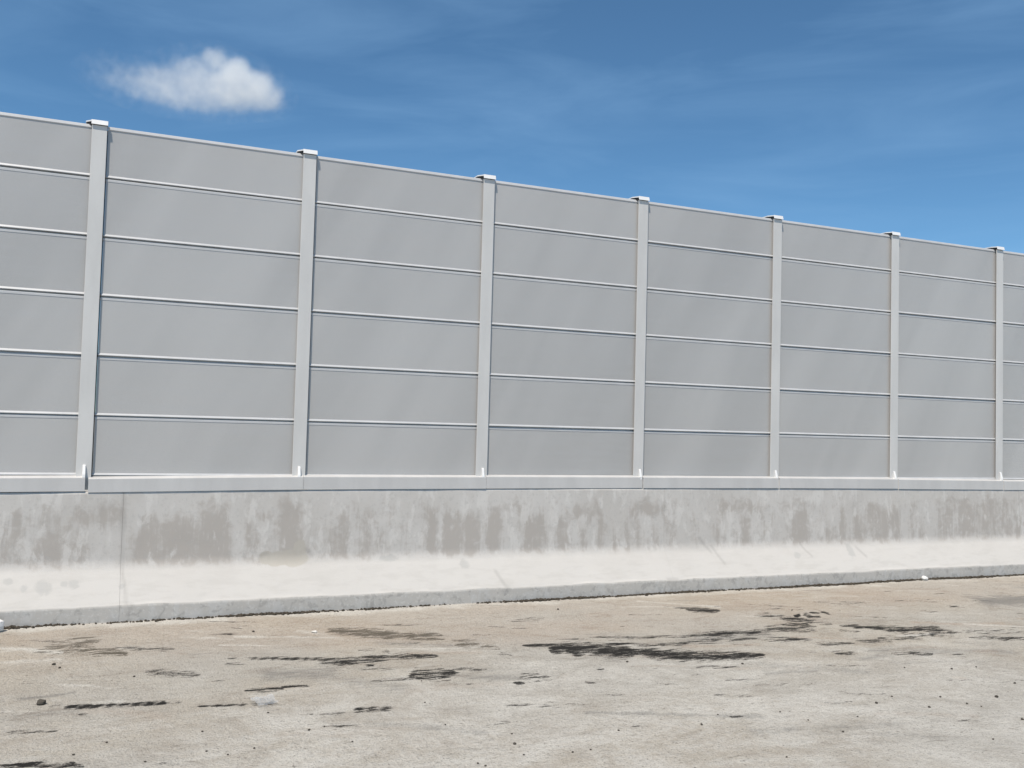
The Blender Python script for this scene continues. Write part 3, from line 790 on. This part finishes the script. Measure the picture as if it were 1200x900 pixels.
# base flashing, one folded length per bay, none of them quite level
def build_trim(L):
    bm = bmesh.new()
    pf = [(9.828, 1.325), (9.762, 1.309), (9.757, 1.304), (9.755, 1.180), (9.758, 1.180), (9.760, 1.301), (9.765, 1.305), (9.828, 1.320)]
    add_extrude_x(bm, pf, 0.0, L)
    return bm
TILT = [(0, 0), (0, 0.004), (-0.007, 0.004), (0.004, 0.0), (0.004, 0.002), (0.001, 0.001), (0.002, 0.0), (-0.003, -0.003), (-0.006, 0.006), (0.004, 0.0)]
GAP = [0.005, 0.028, 0.003, 0.003, 0.010, 0.011, 0.010, 0.012, 0.006, 0.006]
for i in range(len(POST_X) - 1):
    dz, dz2 = TILT[i]
    L = 2.0 - GAP[i]
    o = part('base_flashing', build_trim(L), M_TRIM, screen, (0, OY, OZ))
    st = GAP[i - 1] if i else 0.0
    me = o.data
    for v in me.vertices:
        v.co.z += dz + (dz2 - dz) * v.co.x / L + float(rise(POST_X[i] + 0.045 + v.co.x))
        if i == 4 : v.co.y += 0.0022
    o.location = (POST_X[i] + 0.045, 0, 0)

# ------------------------------------------------------------------ loose things on the pavement
def ground_z(x, y):
    i = np.searchsorted(xs, x); j = np.searchsorted(ys, y)
    return float(zg[min(j, ny - 1), min(i, nx - 1)])

def stone_mesh(name, r, seed, flat=0.7, sub=2, jag=0.28):
    rr_ = random.Random(seed)
    bm = bmesh.new()
    bmesh.ops.create_icosphere(bm, subdivisions=sub, radius=1.0)
    axes = [Vector((rr_.uniform(-1, 1), rr_.uniform(-1, 1), rr_.uniform(-1, 1))).normalized() for _ in range(7)]
    lim = [rr_.uniform(0.62, 0.95) for _ in axes]
    for v in bm.verts:
        p_ = v.co.copy()
        for a, l in zip(axes, lim):
            d = p_.dot(a)
            if d > l: p_ -= a * (d - l)
        p_ *= 1 + rr_.uniform(-jag, jag) * 0.35
        v.co = Vector((p_.x * r * 1.15, p_.y * r * 0.95, p_.z * r * flat))
    return bm_mesh(name, bm)

stone_kinds = [stone_mesh('pebble', 1.0, 50 + k, 0.75) for k in range(6)]
for me in stone_kinds:
    me.materials.append(M_PEB)
for i, (x, y, r) in enumerate(PEBBLES):
    o = bpy.data.objects.new('pebble', stone_kinds[i % 6])
    r = r if i == 0 else max(r * 0.62, 0.006)
    o.scale = (r * 1.1, r * 1.1, r * 1.1)
    o.rotation_euler = (rng.uniform(-0.3, 0.3), rng.uniform(-0.3, 0.3), rng.uniform(0, 6.28))
    o.location = (x, y, ground_z(x, y) + r * 0.5)
    COL.objects.link(o)
    if i == 0:
        tag(o, 'largest dark pebble, near the left edge at the left end of a toothed tread mark', 'pebble', 'loose dark pebbles on the pavement')
    else:
        tag(o, 'small dark pebble, no bigger than a fingertip, lying loose on the dusty pavement', 'pebble', 'loose dark pebbles on the pavement')

# white lumps
o = link_mesh('white_lump', stone_mesh('white_lump', 0.075, 91, 1.0), M_WHITE, None, (-0.72, 9.37, 0.05))
tag(o, 'white lump at the far left edge of the photo, lying just off the barrier foot', 'white lump')
o = link_mesh('white_lump', stone_mesh('white_lump', 0.042, 95, 0.85), M_WHITE, None, (10.14, 9.46, 0.03))
tag(o, 'small white lump against the barrier foot, right of the middle seam', 'white lump')
o = link_mesh('pale_pebble', stone_mesh('pale_pebble', 0.024, 97, 0.5), M_PALE, None, (1.878, 8.585, ground_z(1.878, 8.585) + 0.008))
tag(o, 'flat pale pebble beside a brown smear, between the barrier and the tyre marks', 'pebble')

# scrap of clear film
b = NB('clear_film')
pb = b.bsdf(c(0.62, 0.65, 0.68), 0.3, 0.0, None, 0.6)
tr = b.n('ShaderNodeBsdfTransparent')
ms = b.n('ShaderNodeMixShader')
ms.inputs[0].default_value = 0.17
b.lk(tr.outputs[0], ms.inputs[1]); b.lk(pb.outputs[0], ms.inputs[2]); b.lk(ms.outputs[0], b.out.inputs['Surface'])
bm = bmesh.new()
N = 14
gv = []
for j in range(N + 1):
    for i in range(N + 1):
        u, v = i / N - 0.5, j / N - 0.5
        hz = 0.018 + 0.045 * float(vnoise(np.array(u * 4 + 9.0), np.array(v * 4 + 3.0), 5)) * (1 - 1.6 * abs(v)) + 0.012 * float(vnoise(np.array(u * 13 + 40.0), np.array(v * 13 + 20.0), 6))
        ed = 1 + 0.25 * (float(vnoise(np.array(u * 7 + 20.0), np.array(v * 7 + 70.0), 8)) - 0.5)
        gv.append(bm.verts.new((u * 0.15 * ed, v * 0.2 * ed, hz)))
for j in range(N):
    for i in range(N):
        a = j * (N + 1) + i
        bm.faces.new((gv[a], gv[a + 1], gv[a + N + 2], gv[a + N + 1]))
sc_o = link_mesh('plastic_scrap', bm_mesh('plastic_scrap', bm), b.mat, None, (1.106, 6.55, ground_z(1.1, 6.55) - 0.008), (0, 0, 0.3))
so = sc_o.modifiers.new('thickness', 'SOLIDIFY'); so.thickness = 0.001
tag(sc_o, 'crumpled scrap of clear plastic film lying at the end of a tread mark', 'plastic scrap')

# dark grit lodged along the barrier foot
bm = bmesh.new()
for k in range(5200):
    x = rng.uniform(-2.0, 15.5)
    dens = float(fbm(np.array([x * 1.1]), np.array([0.3]), 61, 3)[0])
    if rng.random() > (dens - 0.30) * 2.6: continue
    r = rng.uniform(0.003, 0.0125) * (0.5 + dens * 1.4)
    y = 9.512 - abs(rng.gauss(0, 0.022)) - r * 0.3
    mtx = Matrix.Translation((x, y, ground_z(x, min(y, 9.6)) + r * 0.35)) @ Matrix.Rotation(rng.uniform(0, 6.28), 4, 'Z') @ Matrix.Diagonal((r * rng.uniform(1, 2.2), r, r * rng.uniform(0.6, 1.2), 1))
    g = bmesh.ops.create_icosphere(bm, subdivisions=1, radius=1.0, matrix=mtx)
    for v in g['verts']:
        v.co += Vector((rng.uniform(-1, 1), rng.uniform(-1, 1), rng.uniform(-1, 1))) * r * 0.25
gr = link_mesh('grit', bm_mesh('grit', bm), M_GRIT)
tag(gr, 'dark grit and soil lodged along the foot of the concrete barrier', 'grit', kind='stuff')

# ------------------------------------------------------------------ the one cloud: a lit volume far beyond the screen
CD = 300.0
cdir = Vector((0.07367507, 0.94417467, 0.32110149))
cc = Vector((0, 0, CAM_H)) + cdir * CD
K = CD / F_PX
cx_ = Vector((cdir.y, -cdir.x, 0)).normalized()
ROT = math.atan2(cx_.y, cx_.x)
# lobes: x, up, radius x, radius up, weight
LOBES = [(72, -6, 34, 26, 0.62), (60, 5, 36, 27, 0.8), (42, 15, 30, 23, 0.9), (20, 27, 22, 18, 0.7),
         (34, 0, 40, 32, 0.62), (48, -15, 44, 19, 0.55), (8, 2, 48, 36, 0.46), (-6, 6, 40, 29, 0.42), (-36, -6, 40, 28, 0.48), (-62, -10, 38, 24, 0.36), (-84, -4, 34, 22, 0.24), (-4, -18, 96, 17, 0.42)]
b = NB('cloud_vapour')
oc = b.coord('Object')
warp = b.n('ShaderNodeTexNoise')
b.lk(oc, warp.inputs['Vector']); warp.inputs['Scale'].default_value = 0.13; warp.inputs['Detail'].default_value = 5
wv = b.n('ShaderNodeVectorMath', operation='SUBTRACT'); b.lk(warp.outputs['Color'], wv.inputs[0]); wv.inputs[1].default_value = (0.5, 0.5, 0.5)
ws = b.n('ShaderNodeVectorMath', operation='SCALE'); b.lk(wv.outputs[0], ws.inputs[0]); ws.inputs['Scale'].default_value = 5.0
wa = b.n('ShaderNodeVectorMath', operation='ADD'); b.lk(oc, wa.inputs[0]); b.lk(ws.outputs[0], wa.inputs[1])
tot = None
for (lx, lz, rx, rz, w) in LOBES:
    mp_ = b.n('ShaderNodeMapping')
    b.lk(wa.outputs[0], mp_.inputs['Vector'])
    ry = (rx + rz) / 2
    sx, sy, sz = 1 / (rx * K), 1 / (ry * K), 1 / (rz * K)
    mp_.inputs['Scale'].default_value = (sx, sy, sz)
    mp_.inputs['Location'].default_value = (-lx * K * sx, 0, -lz * K * sz)
    ln = b.n('ShaderNodeVectorMath', operation='LENGTH'); b.lk(mp_.outputs[0], ln.inputs[0])
    fo = b.rng(ln.outputs['Value'], 1.0, 0.35, 0.0, w)
    if tot is None:
        tot = fo
    else:
        sm_ = b.n('ShaderNodeMath', operation='SMOOTH_MAX')
        b.lk(tot, sm_.inputs[0]); b.lk(fo, sm_.inputs[1]); sm_.inputs[2].default_value = 0.35
        tot = sm_.outputs[0]
n2 = b.noise(oc, 0.35, 6, 0.6)
den = b.math('ADD', tot, b.math('MULTIPLY', b.math('SUBTRACT', n2, 0.5), 0.6))
den = b.math('MULTIPLY', b.rng(den, 0.15, 1.05), b.rng(tot, 0.09, 0.28))
CLOUD_DENS = 0.2
pv = b.n('ShaderNodeVolumePrincipled')
pv.inputs['Color'].default_value = (0.985, 0.985, 0.985, 1)
pv.inputs['Anisotropy'].default_value = 0.2
b.lk(b.math('MULTIPLY', den, CLOUD_DENS), pv.inputs['Density'])
b.lk(pv.outputs['Volume'], b.out.inputs['Volume'])
bm = bmesh.new()
for (lx, lz, rx, rz, w) in LOBES:
    ry = (rx + rz) / 2
    mtx = Matrix.Translation((lx * K, 0, lz * K)) @ Matrix.Diagonal((rx * K * 1.12, ry * K * 1.12, rz * K * 1.12, 1))
    bmesh.ops.create_icosphere(bm, subdivisions=3, radius=1.0, matrix=mtx)
cl = link_mesh('cloud', bm_mesh('cloud', bm), b.mat, None, cc, (0, 0, ROT))
rm = cl.modifiers.new('merge', 'REMESH'); rm.mode = 'VOXEL'; rm.voxel_size = 0.9
tag(cl, 'small white fair weather cloud alone in the blue sky, upper left', 'cloud')
